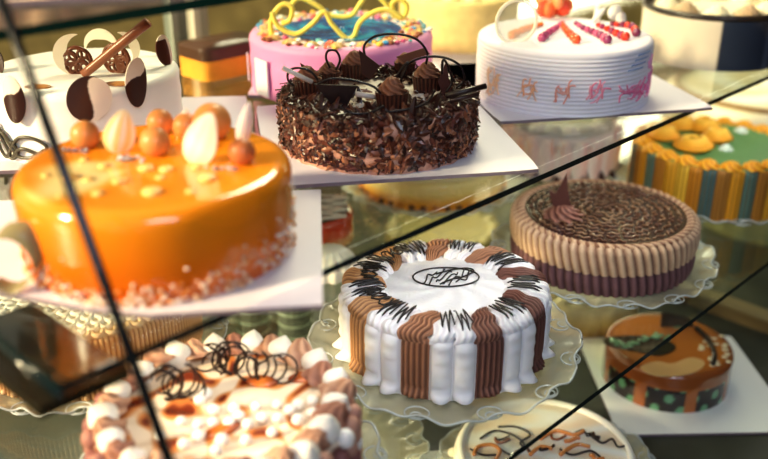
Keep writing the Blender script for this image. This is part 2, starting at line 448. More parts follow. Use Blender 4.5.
# ---- chocolate shaving cake
R1, H1 = .113, .058
t = thing('chocolate_cake', (-.007, 1.020, BU), 'chocolate cake covered in chocolate shavings and topped with chocolate loops', 'cake')
C1 = Vector(t.location)
def loc1(px, py, dz=0): return onz(px, py, BU + H1 + dz) - C1
body(R1, H1, (150, 98, 70), nu=120, rnd=.01, side=lambda th, s: .0015 * sin(th * 23 + s * 9), sidecol=lambda th, s: mix((226, 176, 156), (176, 120, 100), .5 + .5 * sin(th * 31 + s * 17)),
     topcol=lambda th, q: mix((214, 200, 184), (110, 70, 50), sm(.35, .8, q + .08 * sin(th * 7)))).build('chocolate_cream', CREAM, t)
mb = MB(); FC = [(70, 36, 26), (60, 30, 22), (86, 44, 30), (106, 56, 38), (66, 34, 26), (130, 74, 50), (92, 48, 38), (176, 116, 84), (56, 30, 25), (112, 60, 48)]
def flake(mb, p, nrm, L, W, col):
    nrm = Vector(nrm).normalized(); a = nrm.orthogonal().normalized(); a = Matrix.Rotation(random.uniform(0, 6.28), 3, nrm) @ a; b = nrm.cross(a)
    tl = random.uniform(-.5, .5); a2 = (a * cos(tl) + nrm * sin(tl)); bw = random.uniform(.1, .5) * W; p = Vector(p)
    vs = []
    for i, s in enumerate((-1, -.3, .4, 1)):
        w = W * (.45, 1, .9, .3)[i]
        vs += [p + a2 * L * s + b * w - nrm * bw, p + a2 * L * s + nrm * bw * .6, p + a2 * L * s - b * w - nrm * bw]
    fs = []
    for i in range(3):
        for j in range(2): k = i * 3 + j; fs.append((k, k + 1, k + 4, k + 3))
    mb.add(vs, fs, col)
for k in range(2100):
    a = random.uniform(0, 2 * PI); s = random.random()
    z = s * H1; nr = (cos(a), sin(a), random.uniform(-.3, .3))
    flake(mb, ((R1 + random.uniform(0, .004)) * cos(a), (R1 + random.uniform(0, .004)) * sin(a), max(.008, z)), nr, random.uniform(.003, .0078), random.uniform(.0018, .0042), random.choice(FC))
for k in range(1500):
    a = random.uniform(0, 2 * PI); q = R1 * (1 - abs(random.gauss(0, .22)))
    if q < .02: continue
    flake(mb, (q * cos(a), q * sin(a), H1 + random.uniform(0, .006)), (cos(a) * .5, sin(a) * .5, 1), random.uniform(.003, .009), random.uniform(.0012, .003), random.choice(FC[:5]))
mb.build('chocolate_shavings', FLAKE, t, smooth=False, kind='stuff')
MBX = MB()
for k in range(46):
    a = random.uniform(0, 2 * PI); q = R1 * random.uniform(.45, .95); nr = Vector((cos(a) * .6, sin(a) * .6, random.uniform(.2, .8)))
    flake(mb2 if False else MBX, (q * cos(a), q * sin(a), H1 + random.uniform(.003, .010)), nr, random.uniform(.009, .016), random.uniform(.003, .005), random.choice(FC[:4]))
MBX.build('chocolate_curls', FLAKE, t, smooth=False, kind='stuff')
for px, py, s in ((308, 95, 1), (355, 78, 1), (392, 110, 1.08), (427, 92, 1.05), (329, 84, .8), (405, 74, .8)):
    q = loc1(px, py); q.z = H1 - .001
    s *= 1.14; hh = .018 * s; rr = .0145 * s
    cup = MB(); cup.grid(lambda u, v: (((rr * (.84 + .16 * v)) * (1 + .05 * cos(22 * 2 * PI * u)) * cos(2 * PI * u), (rr * (.84 + .16 * v)) * (1 + .05 * cos(22 * 2 * PI * u)) * sin(2 * PI * u), hh * v), mix((58, 32, 26), (112, 66, 48), .5 + .5 * cos(22 * 2 * PI * u))), 132, 5, wu=True)
    cup.add([(rr * cos(2 * PI * k / 40), rr * sin(2 * PI * k / 40), hh) for k in range(40)], [tuple(range(40))], (80, 48, 36))
    c = cup.build('praline_cup', CHOC, t, loc=q)
    r2 = MB(); rosette(r2, (0, 0, hh), rr * .86, .014 * s, (166, 112, 84), 7, 2.6, col2=(124, 78, 56)); r2.build('cream_swirl', CREAM, c)
def plate_piece(name, pts, y, parent, C, col, mat, thick=.0016):
    # flat piece standing upright on the plane y (world), outline given on that plane
    P = [ony(px, py, y) - C for px, py in pts]; mb = MB(); n = len(P); o = Vector((0, thick, 0))
    mb.add(P + [p + o for p in P], [tuple(range(n)), tuple(range(n, 2 * n))[::-1]] + [(i, (i + 1) % n, n + (i + 1) % n, n + i) for i in range(n)], col)
    return mb.build(name, mat, parent, smooth=False)
plate_piece('chocolate_shard', [(314, 84), (358, 86), (346, 108), (334, 107)], .962, t, C1, (44, 27, 25), CHOC)
plate_piece('chocolate_shard', [(359, 50), (380, 66), (370, 80), (362, 74)], .998, t, C1, (66, 36, 28), CHOC)
plate_piece('chocolate_shard', [(396, 57), (424, 48), (430, 54), (404, 62)], 1.06, t, C1, (120, 78, 60), CHOC)
plate_piece('chocolate_shard', [(300, 63), (322, 76), (318, 84), (306, 82)], 1.03, t, C1, (74, 42, 32), CHOC)
plate_piece('chocolate_shard', [(446, 62), (452, 96), (444, 98), (438, 82)], 1.0, t, C1, (96, 56, 48), CHOC)
def wire(pts, y, r=.0014, col=(36, 20, 18), par=None, C=None, name='chocolate_loop', y2=None, mat=None):
    n = len(pts); P = [ony(px, py, y + ((y2 - y) * i / (n - 1) if y2 else 0)) - C for i, (px, py) in enumerate(pts)]
    mb = MB(); mb.tube(smooth_path(P, 7), r, col, 7); return mb.build(name, mat or CHOC, par)
for pts, y in (([(367, 62), (364, 46), (376, 36), (396, 34), (416, 39), (427, 52), (426, 64)], 1.0),
               ([(401, 78), (408, 64), (426, 57), (446, 58), (460, 66), (464, 80), (456, 88)], .985),
               ([(318, 84), (330, 79), (352, 80), (374, 87), (382, 98), (378, 108), (366, 112)], .945),
               ([(294, 86), (288, 80), (289, 71), (298, 68), (310, 71), (318, 80)], .98),
               ([(330, 68), (326, 58), (328, 51), (336, 51), (340, 60), (336, 70)], 1.02),
               ([(386, 112), (404, 110), (424, 104), (432, 96), (434, 90)], .925),
               ([(392, 84), (398, 74), (408, 62), (402, 78), (398, 90)], .96),
               ([(446, 92), (452, 82), (448, 66), (443, 60), (442, 74)], .975),
               ([(340, 106), (352, 113), (368, 113), (384, 106)], .92)):
    wire(pts, y, par=t, C=C1)
for a, b, rr, col in (((446, 96), (486, 86), .0032, (48, 30, 28)), ((450, 101), (478, 94), .0028, (70, 44, 40)), ((283, 68), (312, 82), .0026, (222, 212, 204)), ((356, 94), (384, 98), .003, (216, 200, 190))):
    A = ony(*a, .955) - C1; B = ony(*b, .965) - C1; mb = MB(); mb.tube([A, A.lerp(B, .5), B], rr, col, 12)
    mb.tube([B - (B - A) * .02, B + (B - A) * .012], rr * .55, (190, 170, 160), 8); mb.build('chocolate_cigar', CHOC, t)
mb = MB()
for k in range(60):
    a = random.uniform(-PI, 0); q = R1 * random.uniform(.1, .6)
    flake(mb, (q * cos(a), q * sin(a), H1 + .004), (0, -.3, 1), random.uniform(.004, .008), .003, random.choice([(226, 214, 200), (206, 190, 176), (150, 110, 90)]))
mb.build('white_chocolate_shavings', FLAKE, t, smooth=False, kind='stuff')

# ---- white cake with dipped petals
R2, H2 = .114, .080
t = thing('white_cake', (-.361, 1.050, BU), 'smooth white cake with dark chocolate dipped petals and chocolate stick on top', 'cake')
C2 = Vector(t.location)
def loc2(px, py, dz=0): return onz(px, py, BU + H2 + dz) - C2
body(R2, H2, (255, 252, 246), nu=96, rnd=.009, side=lambda th, s: .0006 * sin(s * 40) + .0012 * sin(th * 4), top=lambda th, q: .0008 * sin(q * 60 + th)).build('white_cream', CREAM, t)
def dipc(a, b):
    k = b - .18 * a + .05 * sin(a * 3); return (58, 30, 26) if k < .62 else (248, 236, 220)
def dipd(a, b):
    k = b * .75 + .45 * a; return (58, 30, 26) if k < .42 else (248, 238, 224)
for px, py, w, h, ty, rz, dp, yoff in ((14, 124, .028, .054, .08, -.25, dipc, -.116), (80, 121, .046, .052, .50, .05, dipd, -.118), (157, 114, .027, .056, .08, .25, dipc, -.108),
                                (168, 72, .022, .038, -.10, .9, lambda a, b: (92, 50, 38) if a < .55 and b < .85 else (250, 240, 226), .02), (5, 84, .022, .034, -.5, -.6, dipc, -.02)):
    q = ony(px, py, C2.y + yoff) - C2
    if yoff > -.05: q.z = H2 - .002
    o = petal(w, h, .003, (60, 30, 25), dip=dp).build('dipped_petal', CHOC, t)
    if yoff < -.05:
        # lean on the side of the cake
        ang = math.atan2(q.y, q.x); q.x = (R2 + .003) * cos(ang); q.y = (R2 + .003) * sin(ang)
        put(o, q, (.04, ty, ang + PI / 2))
    else: put(o, q, (-.1, ty, rz))
def filigree(px, py, r, rz):
    q = loc2(px, py); q.z = H2 + r * .92
    mb = MB(); M = Matrix.Rotation(rz, 3, 'Z')
    def P(x, z, dy=0): return M @ Vector((x, dy, z)) + q
    mb.tube([P(r * cos(a), r * sin(a)) for a in [2 * PI * k / 30 for k in range(30)]], .0026, (120, 70, 50), 7, True)
    for k in range(11):
        a = random.uniform(0, 6.28); rr = r * random.uniform(.3, .5); d = r - rr
        mb.tube([P(d * cos(a) + rr * cos(b), d * sin(a) + rr * sin(b), -.001) for b in [2 * PI * i / 16 for i in range(16)]], .0018, (110, 64, 44), 6, True)
    mb.build('filigree_disc', CHOC, t)
filigree(79, 73, .0155, .1); filigree(118, 72, .0165, -.3)
for px, py, r, rz, a0, a1 in ((74, 76, .024, .2, 1.3, 4.4), (100, 64, .021, -.1, -.3, 3.4), (122, 66, .020, .2, -1.2, 1.8)):
    q = loc2(px, py); q.z = H2 + r * .9; q.y += .012
    mb = MB(); M = Matrix.Rotation(rz, 3, 'Z')
    for dy in (0, .0018):
        mb.grid(lambda u, v, dy=dy: (M @ Vector(((r * (1 - .62 * v * sin(PI * u))) * cos(a0 + (a1 - a0) * u), dy, (r * (1 - .62 * v * sin(PI * u))) * sin(a0 + (a1 - a0) * u))) + q, (252, 242, 226)), 24, 6)
    mb.build('white_crescent', SMOOTH, t)
A = loc2(84, 77); A.z = H2 + .003; B = ony(148, 22, C2.y + A.y - .004) - C2
mb = MB(); mb.tube([A.lerp(B, k / 10) for k in range(11)], lambda s: .0052 + .0006 * s, (150, 92, 66), 14); mb.tube([B, B + (B - A) * .004], .0034, (206, 160, 130), 12)
for k in range(7):
    q = A.lerp(B, .1 + .12 * k); mb.ball((q.x + .001, q.y - .0036, q.z + .0015 * sin(k * 3)), (.0014, .0012, .0012), (70, 38, 30), 8, 6)
mb.build('chocolate_stick', CHOC, t)
for px, py, rx in ((118, 85, .016), (38, 88, .015)):
    q = loc2(px, py); mb = MB(); mb.ball((q.x, q.y, H2 + .0015), (rx, .008, .0022), lambda p: (196, 140, 80) if p.x > -.004 else (110, 70, 44), 20, 8); mb.build('caramel_leaf', CHOC, t)
for pts in ([(2, 120), (8, 134), (20, 150), (14, 158), (4, 146), (0, 138)], [(10, 128), (22, 140), (18, 152), (26, 158), (30, 146), (22, 136)], [(20, 148), (30, 132), (44, 130), (56, 138), (50, 146), (34, 142), (24, 152)],
            [(0, 124), (14, 132), (30, 150), (44, 150), (54, 142)]):
    P = []
    for px, py in pts:
        q = ony(px, py, C2.y - .09) - C2; a = math.atan2(-.09, q.x); a = max(-PI + .35, a)
        P.append(((R2 + .0025) * cos(a), (R2 + .0025) * sin(a), max(.005, q.z * .95)))
    mb = MB(); mb.tube(smooth_path(P, 6), .0021, (74, 68, 54), 6); mb.build('chocolate_squiggle', CHOC, t)

# ---- pink cake with yellow loops
R3, H3 = .130, .078
t = thing('pink_cake', (-.061, 1.282, BU), 'pink cake with blue jelly top, sprinkles and yellow candy loops', 'cake')
C3 = Vector(t.location)
def blue(th, q):
    if q > .93: return (236, 160, 200)
    if q > .70: return (236, 206, 196)
    return mix((20, 60, 150), (30, 170, 210), .5 + .5 * sin(th * 5 + q * 14))
body(R3, H3, (232, 150, 198), nu=128, rnd=.010, side=lambda th, s: .0006 * sin(s * 70), topcol=blue, ntop=24, top=lambda th, q: -.002 if q < .66 else 0).build('pink_cream', CREAM, t)
mb = MB(); mb.grid(lambda u, v: ((R3 * .66 * v * cos(2 * PI * u), R3 * .66 * v * sin(2 * PI * u), H3 + .001 + .0008 * sin(40 * v) * cos(9 * u * 6.28)), mix((14, 44, 130), (40, 186, 220), .5 + .5 * sin(u * 31 + v * 9) * cos(v * 11 + u * 12.56))), 96, 16, wu=True)
mb.build('blue_jelly', GEL, t)
mb = MB(); CC = [(250, 240, 225), (240, 120, 90), (250, 205, 90), (80, 160, 210), (150, 90, 60), (250, 250, 245), (230, 110, 150), (120, 190, 190)]
for k in range(240):
    a = random.uniform(0, 2 * PI); q = R3 * random.uniform(.67, .97)
    rr = random.uniform(.002, .0056); mb.ball((q * cos(a), q * sin(a), H3 + rr * .4), (rr, rr, rr * .6), random.choice(CC), 8, 5)
mb.build('sprinkles', SMOOTH, t, kind='stuff')
for k in range(20):     # brown shell sweets round the rim
    a = 2 * PI * k / 20; mb = MB(); rosette(mb, (R3 * .84 * cos(a), R3 * .84 * sin(a), H3), .011, .006, (196, 150, 90), 5, 1, 30, 8, (240, 200, 140)); mb.build('rim_shell', CREAM, t)
for pts, y in (([(272, 38), (271, 22), (276, 10), (284, 4), (292, 8), (290, 20), (282, 24)], 1.24), ([(272, 12), (278, 26), (296, 34), (312, 24), (324, 12), (332, 24), (346, 38), (354, 36), (360, 22), (374, 12), (388, 10), (402, 18)], 1.22),
               ([(290, 6), (300, -2), (318, 6), (330, 15), (350, 16), (360, 4), (368, -8)], 1.27), ([(372, -10), (384, 2), (396, 16), (404, 16), (407, 6), (400, -1), (392, 4), (394, 14)], 1.26)):
    wire(pts, y, .0036, (250, 226, 110), t, C3, 'yellow_loop', mat=SMOOTH)
for px, py, a in ((269, 90, -2.47), (251, 76, -2.98)):
    o = MB().box((0, 0, .021), (.0150 if a > -2.6 else .006, .001, .025 if a > -2.6 else .019), (244, 232, 238)).build('white_plaque', SMOOTH, t, smooth=False)
    put(o, ((R3 + .004) * cos(a), (R3 + .004) * sin(a), .008), (0, 0, a + PI / 2))

# ---- white cake with pink scribbles
R4, H4 = .118, .083
t = thing('white_cake', (.247, 1.228, BU), 'white ribbed cake with pink and orange scribbles and red bead strands', 'cake')
C4 = Vector(t.location)
body(R4, H4, (232, 226, 236), nu=128, nside=60, rnd=.007, side=lambda th, s: .0009 * sin(s * 88), ntop=8).build('ribbed_cream', CREAM, t)
def scribble(a0, a1, z0, z1, col, kind):
    mb = MB(); rr = R4 + .0014; w_ = a1 - a0; h_ = z1 - z0
    for g in range(14 if kind == 'curl' else 9):
        x0, x1 = random.uniform(-.1, .9), random.uniform(.1, 1.1); y0, y1 = random.uniform(0, .5), random.uniform(.5, 1)
        if kind == 'zig' : x0, x1 = .1 + .8 * g / 9 + random.uniform(-.15, .15), .35 + .8 * g / 9 + random.uniform(-.2, .2)
        P = []
        for k in range(6):
            f = k / 5; a = a0 + w_ * (x0 + (x1 - x0) * f + .12 * sin(f * 5 + g)); z = z0 + h_ * (y0 + (y1 - y0) * f + .10 * sin(f * 7 + g * 2))
            P.append((rr * cos(a), rr * sin(a), max(.004, z)))
        mb.tube(smooth_path(P, 4), random.uniform(.0006, .0011), mix(col, (255, 255, 255), random.uniform(0, .35)), 6)
    mb.build('icing_scribble', SMOOTH, t)
for a0, a1, z0, z1, col, kd in ((-2.75, -2.5, .012, .052, (250, 196, 150), 'zig'), (-2.25, -2.02, .018, .050, (250, 176, 130), 'zig'), (-1.86, -1.66, .018, .050, (248, 160, 140), 'zig'), (-1.52, -1.28, .018, .05, (246, 130, 160), 'zig'),
                                (-1.14, -.62, .012, .044, (246, 110, 160), 'curl'), (-.62, -.28, .012, .046, (244, 120, 172), 'curl'), (-.60, -.45, .048, .068, (240, 150, 190), 'zig'), (-.20, .1, .012, .05, (240, 150, 180), 'curl')):
    scribble(a0, a1, z0, z1, col, kd)
for a0, z in ((-1.0, .056), (-.95, .062), (-.9, .068), (-.85, .074)):
    mb = MB(); mb.tube([((R4 + .001) * cos(a0 + s * .03), (R4 + .001) * sin(a0 + s * .03), z + .001 * (s % 2)) for s in range(10)], .0007, (120, 150, 200), 5); mb.build('blue_line', SMOOTH, t)
def loc4(px, py): return onz(px, py, BU + H4) - C4
BC = [(206, 50, 34), (150, 50, 90), (220, 60, 40), (130, 50, 84), (224, 80, 40)]
for pts, cols in (([(512, 38), (522, 33), (532, 29), (541, 26)], [(240, 130, 60)]), ([(542, 41), (549, 35), (556, 30), (562, 25)], [(170, 70, 110), (190, 90, 130)]), ([(576, 43), (570, 37), (565, 31), (562, 26)], [(240, 90, 50)]),
                  ([(607, 43), (600, 38), (592, 34), (583, 30), (576, 25)], [(140, 50, 96), (200, 90, 130)]), ([(625, 40), (616, 36), (607, 31), (598, 27)], [(222, 60, 40), (150, 50, 90)]), ([(636, 36), (632, 29), (622, 27), (612, 26)], [(120, 40, 76), (214, 60, 44)])):
    mb = MB()
    P = smooth_path([(loc4(*p).x, loc4(*p).y, H4 + .002) for p in pts], 2)
    for k, q in enumerate(P):
        rr = .0034 + .0030 * (1 - k / len(P)); mb.ball((q.x, q.y, H4 + rr * .7), rr, cols[k % len(cols)], 10, 7)
    mb.build('bead_strand', GEL, t)
q = loc4(516, 42); mb = MB(); M = Matrix.Rotation(.25, 3, 'Z')
for rr in (.029, .0265): mb.tube([M @ Vector((rr * cos(a), .002, rr * sin(a))) + Vector((q.x, q.y, H4 + .026)) for a in [2 * PI * k / 40 for k in range(40)]], .0011, (255, 244, 220), 6, True)
mb.build('clear_ring', SMOOTH, t)
mb = MB(); mb.grid(lambda u, v: (M @ Vector((.027 * v * cos(2 * PI * u), .002, .027 * v * sin(2 * PI * u))) + Vector((q.x, q.y, H4 + .026)), (255, 240, 200)), 40, 3, wu=True); mb.build('clear_disc', LACE, t)
q = loc4(553, 16); mb = MB()
for k in range(9):
    a = k * .7; mb.ball((q.x + .013 * cos(a), q.y + .010 * sin(a), H4 + .016 + .008 * sin(k * 2)), (.016, .009, .013), random.choice([(250, 120, 70), (244, 90, 60), (252, 150, 100)]), 12, 8, Matrix.Rotation(a, 3, 'Z'))
mb.build('coral_flower', SMOOTH, t)
for px, py, w, h, ty in ((592, 22, .010, .026, .7), (598, 20, .008, .022, -.2), (612, 20, .02, .022, .2), (622, 24, .015, .018, -.3)):
    o = petal(w, h, .003, (252, 244, 232)).build('white_petal', SMOOTH, t); q = loc4(px, py); put(o, (q.x, q.y, H4), (0, ty, .2))

# ---- row behind and to the right on the upper shelf
def plain_board(x, y, h, rz, z, label): return board(x, y, h, rz, z, label, (232, 226, 220))
t = thing('sponge_cake', (.128, 1.560, ZU), 'pale yellow cake behind the pink cake and the white scribbled cake', 'cake')
body(.100, .085, (250, 222, 150), nu=96, side=lambda th, s: .0018 * abs(sin(th * 26)), top=lambda th, q: .001 * sin(q * 40)).build('yellow_cream', SPONGE, t)
for k in range(14):
    a = 2 * PI * k / 14; mb = MB(); rosette(mb, (.08 * cos(a), .08 * sin(a), .085), .013, .013, (255, 236, 180)); mb.build('cream_rosette', CREAM, t)
t = thing('panel_cake', (.535, 1.470, ZU), 'cream and navy panelled cake with dark chocolate rim at the back right', 'cake')
def navy(th, s): return (36, 44, 64) if (-1.80 < th - (2 * PI if th > PI else 0) < -1.15 or -1.02 < th - (2 * PI if th > PI else 0) < .2) else ((70, 78, 98) if -1.15 <= th - (2 * PI if th > PI else 0) <= -1.02 else (216, 202, 184))
body(.112, .078, (216, 202, 184), nu=180, rnd=.004, sidecol=navy, topcol=lambda th, q: (232, 222, 200) if q < .85 else (60, 40, 34)).build('cream_panels', CREAM, t)
mb = MB(); mb.tube([(.110 * cos(a), .110 * sin(a), .080) for a in [2 * PI * k / 72 for k in range(72)]], .005, (40, 30, 28), 8, True); mb.build('chocolate_rim', CHOC, t)
for k in range(10):
    a = 2 * PI * k / 10; mb = MB(); rosette(mb, (.078 * cos(a), .078 * sin(a), .078), .020, .018, (240, 228, 196) if k % 2 else (186, 160, 130)); mb.build('cream_rosette', CREAM, t)
mb = MB(); mb.grid(lambda u, v: (((.02 + .125 * v) * cos(2 * PI * u), (.02 + .125 * v) * sin(2 * PI * u), .0018), (70, 60, 54)), 60, 3, wu=True)
t = thing('loaf_cake', dn(.80, -1.13, ZU), 'golden loaf cake with dark glazed top at the rear left', 'cake', rz=PI / 2 - AZ)
mb = MB()
def loaf(u, v, z0, z1, hx, hy, col):
    a = 2 * PI * u; e = .35; x = hx * abs(cos(a)) ** e * (1 if cos(a) > 0 else -1); y = hy * abs(sin(a)) ** e * (1 if sin(a) > 0 else -1); return (x, y, z0 + (z1 - z0) * v), col
mb.grid(lambda u, v: loaf(u, v, 0, .030, .060, .040, (226, 158, 56)), 64, 6, wu=True)
mb.grid(lambda u, v: loaf(u, 0, .0, .0, .060 * (1 - v), .040 * (1 - v), (226, 158, 56)), 64, 3, wu=True); mb.build('golden_sponge', SPONGE, t)
mb = MB(); mb.grid(lambda u, v: loaf(u, v, .030, .046 + .006 * sin(min(1, v) * PI / 2), .061 * (1 if v < .9 else .0), .041 * (1 if v < .9 else .0), (74, 50, 34)), 64, 12, wu=True); mb.build('dark_glaze', CHOC, t)

# ================================================================== TOP SHELF
t = thing('swirl_cake', (-.300, .880, ZT + .003), 'blurred cream and plum swirled cake on the topmost shelf at the left', 'cake')
body(.115, .07, (238, 210, 178), nu=140, side=lambda th, s: .003 * abs(sin(th * 14)), sidecol=lambda th, s: mix((226, 188, 158), (120, 86, 96), .5 + .5 * sin(th * 14 + s * 5)), topcol=lambda th, q: mix((240, 220, 196), (160, 96, 90), .5 + .5 * sin(th * 9 + q * 12))).build('swirled_cream', CREAM, t)
for k in range(16):
    a = 2 * PI * k / 16; mb = MB(); rosette(mb, (.095 * cos(a), .095 * sin(a), .07), .017, .014, (232, 206, 190) if k % 2 else (150, 110, 100)); mb.build('rim_rosette', CREAM, t)
board(-.300, .880, .120, .3, ZT, 'pale board under the swirled cake on the topmost shelf', (222, 206, 190))

# ================================================================== MIDDLE SHELF
PM = ZM + .005
# ---- white and brown striped cake
R5, H5 = .115, .077
t = thing('striped_cake', (.070, .917, PM), 'round cake piped with alternating white and brown vertical strips and chocolate lines on top', 'cake')
C5 = Vector(t.location)
body(R5, H5 - .003, (240, 232, 226), nu=96, rnd=.012).build('cream_base', CREAM, t)
PATH = [(.0, .0), (.0, .02), (.0, .045), (.0, H5 - .012), (.003, H5 - .003), (.012, H5 + .001), (.026, H5 + .003), (.036, H5 + .002), (.044, H5 - .001)]
SIDE = [(.0, .0), (.0, .02), (.0, .045), (.0, H5 - .014), (.002, H5 - .005), (.008, H5)]
SHELL = [(-.003, H5 - .006), (.003, H5 + .001), (.014, H5 + .004), (.028, H5 + .005), (.040, H5 + .003), (.049, H5)]
def strip(th0, w, ridges, amp, thick, col, colb, top=True, bulb=0, twist=0, name='piped_strip', wav=0):
    mb = MB()
    pts = smooth_path([(p[0], 0, p[1]) for p in (SHELL if top else SIDE)], 5); n = len(pts)
    S = [0]
    for i in range(1, n): S.append(S[-1] + (pts[i] - pts[i - 1]).length)
    tot = S[-1]
    def fn(u, v):
        i = int(round(u * (n - 1))); p = pts[i]; q = pts[min(n - 1, i + 1)] - pts[max(0, i - 1)]; q.normalize()
        nr = (q.z, -q.x)        # outward normal in (r,z): out of side, up on top
        x = 2 * v - 1; s = S[i] / tot
        prof = math.sqrt(max(0, 1 - x ** 2 * .98)) * thick + amp * (.5 + .5 * cos(ridges * PI * (x + 1) )) * (1 if ridges > 1 else 0)
        if abs(x) > .995 or s > .998: prof = -.004
        env = sm(1.0, .86, s) if s > .8 else sm(-.04, .12, s)
        ww = math.sqrt(max(.02, 1 - ((s - .86) / .14) ** 2)) if s > .86 else (1 if not top else (.75 + .25 * sm(0, .3, s)))
        if top: ww *= 1.10 - .42 * s
        bl = 0 if top else bulb * (math.exp(-((s - .085) / .045) ** 2) - .35 * math.exp(-((s - .19) / .05) ** 2)) * (1 - x * x)
        off = prof * max(.15, env) + bl + wav * sin(s * 34 + th0 * 9) * (1 - x * x)
        r = R5 - p.x + off * nr[0]; z = p.z + off * (nr[1] if s > .5 else 0)
        r_true = R5 - p.x + off * max(0, nr[0]); z_true = p.z + off * max(0, -q.x * -1 if False else (q.x if q.x > 0 else 0))
        shrink = (R5 - p.x) / R5
        a = th0 + x * w / 2 * ww + (twist * s * s + .02 * sin(s * 16 + th0 * 5) if top else 0)
        sh = .5 + .5 * cos(ridges * PI * (x + 1)) if ridges > 1 else 1
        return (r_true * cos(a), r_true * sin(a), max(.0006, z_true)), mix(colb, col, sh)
    mb.grid(fn, n, 8 * ridges + 5 if ridges > 1 else 15)
    # thin underside so the strip is a closed ribbon is not needed: it is bedded in the cream
    return mb.build(name, CREAM, t)
def thd(x): return math.acos(max(-1, min(1, (x - 447) / 108.0)))
tans = [(196, 146, 100), (178, 126, 96), (140, 96, 84), (112, 72, 66)]  # browns of the strips, partly their own, painted lighter towards the warm-lit left
for k in range(9):
    a = math.radians(-90 - 58.7 + 40 * k)
    ci = 0 if k in (0, 8) else 1 if k == 1 else 2 if k == 2 else 3 if k in (3, 4) else 0
    if k >= 5: ci = 1
    if k in (7, 8): ci = 0
    c = tans[ci]
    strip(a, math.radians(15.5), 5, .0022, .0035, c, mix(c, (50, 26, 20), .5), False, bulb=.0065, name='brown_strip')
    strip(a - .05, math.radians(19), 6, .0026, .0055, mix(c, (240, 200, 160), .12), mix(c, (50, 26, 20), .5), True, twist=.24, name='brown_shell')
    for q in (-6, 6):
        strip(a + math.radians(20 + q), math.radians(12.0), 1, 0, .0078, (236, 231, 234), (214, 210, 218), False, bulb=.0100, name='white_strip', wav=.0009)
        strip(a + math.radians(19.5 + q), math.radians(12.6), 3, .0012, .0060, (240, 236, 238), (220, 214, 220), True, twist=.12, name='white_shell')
# bulbs at the strip feet
# comb textured centre
mb = MB()
def cen(u, v):
    th = 2 * PI * u; q = .079 * v
    z = H5 + .0035 * (1 - v ** 3) - .004 * (v > .99) + .0009 * (.5 + .5 * sin(th * 9 + v * 9 + 1.5 * sin(th * 2))) * sm(.15, .4, v) * sm(1.0, .9, v) + .0008 * sin(q * 900 + 3 * sin(th * 3))
    return ((q + .004 * v * sin(th * 17)) * cos(th), (q + .004 * v * sin(th * 17)) * sin(th), z), mix((222, 218, 222), (240, 236, 238), .5 + .5 * sin(th * 9 + v * 9 + 1.5 * sin(th * 2)) * sm(.1, .3, v))
mb.grid(cen, 180, 30, wu=True); mb.build('white_centre', CREAM, t)
def loc5(px, py, dz=.003): return onz(px, py, PM + H5 + dz) - C5
mb = MB()
zig = [(418, 276), (424, 272), (422, 280), (430, 271), (428, 283), (437, 270), (434, 283), (443, 271), (440, 284), (449, 270), (448, 284), (456, 271), (455, 284), (463, 272), (464, 283), (470, 273), (471, 281), (476, 276)]
for g in range(6):
    x0 = 420 + g * 7.5; mb.tube(smooth_path([loc5(x0 + 16 * s + 1.5 * sin(s * 7 + g), 283 - 12 * s + 2.2 * sin(s * 9 + g * 2), .0055) for s in [k / 6 for k in range(7)]], 3), .0009, (30, 22, 22), 6)
mb.tube([loc5(446 + 33 * cos(a), 277 + 9.5 * sin(a), .005) for a in [2 * PI * k / 40 for k in range(40)]], .0010, (30, 22, 22), 6, True)
mb.tube(smooth_path([loc5(*p, .0055) for p in ((440, 284), (452, 279), (462, 277), (474, 271), (466, 268), (450, 270), (436, 274))]), .0009, (30, 22, 22), 6)
mb.build('chocolate_emblem', CHOC, t)
mb = MB()
for k in range(9):
    a0 = math.radians(-90 - 58.7 + 40 * k + 20)
    for g in range(2):
        P = []; n = 6; b0 = a0 + math.radians(-8 + 11 * g)
        for j in range(n):
            r = .112 + random.uniform(-.005, .002) if j % 2 else .074 + random.uniform(-.005, .010)
            a = b0 + math.radians(9) * j / (n - 1)
            P.append((r * cos(a), r * sin(a), H5 + (.0062 if j % 2 else .0062)))
        Q = []
        for i in range(len(P) - 1):
            for s in range(5):
                p = Vector(P[i]).lerp(Vector(P[i + 1]), s / 5); rr = math.hypot(p.x, p.y)
                p.z = H5 + .0125 - (.012 * sm(.076, .062, rr)) - max(0, rr - .102) * .45; Q.append(p)
        mb.tube(smooth_path(Q, 2), .00095, (28, 20, 22), 5)
    P = []
    for j in range(26):      # loose loops that stray over the brown fans
        s = j / 25; a = a0 + math.radians(-34 + 26 * s + 3 * sin(s * 30)); r = .088 + .010 * sin(s * 24 + k)
        P.append((r * cos(a), r * sin(a), H5 + .0128))
    if k in (0, 7, 8): mb.tube(P, .0012, (30, 22, 22), 5)
mb.build('chocolate_lines', CHOC, t)

# ---- beige and mauve ruffle cake
R6, H6 = .124, .070
t = thing('ruffle_cake', (.308, 1.154, PM), 'round cake with beige upper ruffle, mauve lower ruffle and dark chocolate top', 'cake')
C6 = Vector(t.location)
body(R6 - .006, H6 - .004, (150, 110, 90), nu=96, topcol=lambda th, q: (72, 46, 40)).build('sponge', SPONGE, t)
def ruffle(z0, z1, r, amp, n, bulge, ca, cb, name, shear, overlap=0):
    mb = MB()
    def fn(u, v):
        th = 2 * PI * u; ph = th * n + shear * v; w = abs(sin(ph / 2)) ** .7
        rr = r + bulge * sin(PI * min(1, v * 1.0)) + amp * w - (.012 * sm(.85, 1, v) if overlap else 0)
        z = z0 + (z1 - z0) * v + (.0016 * w if v > .8 else 0)
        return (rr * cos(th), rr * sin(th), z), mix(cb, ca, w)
    mb.grid(fn, n * 8, 12, wu=True); mb.build(name, SPONGE, t)
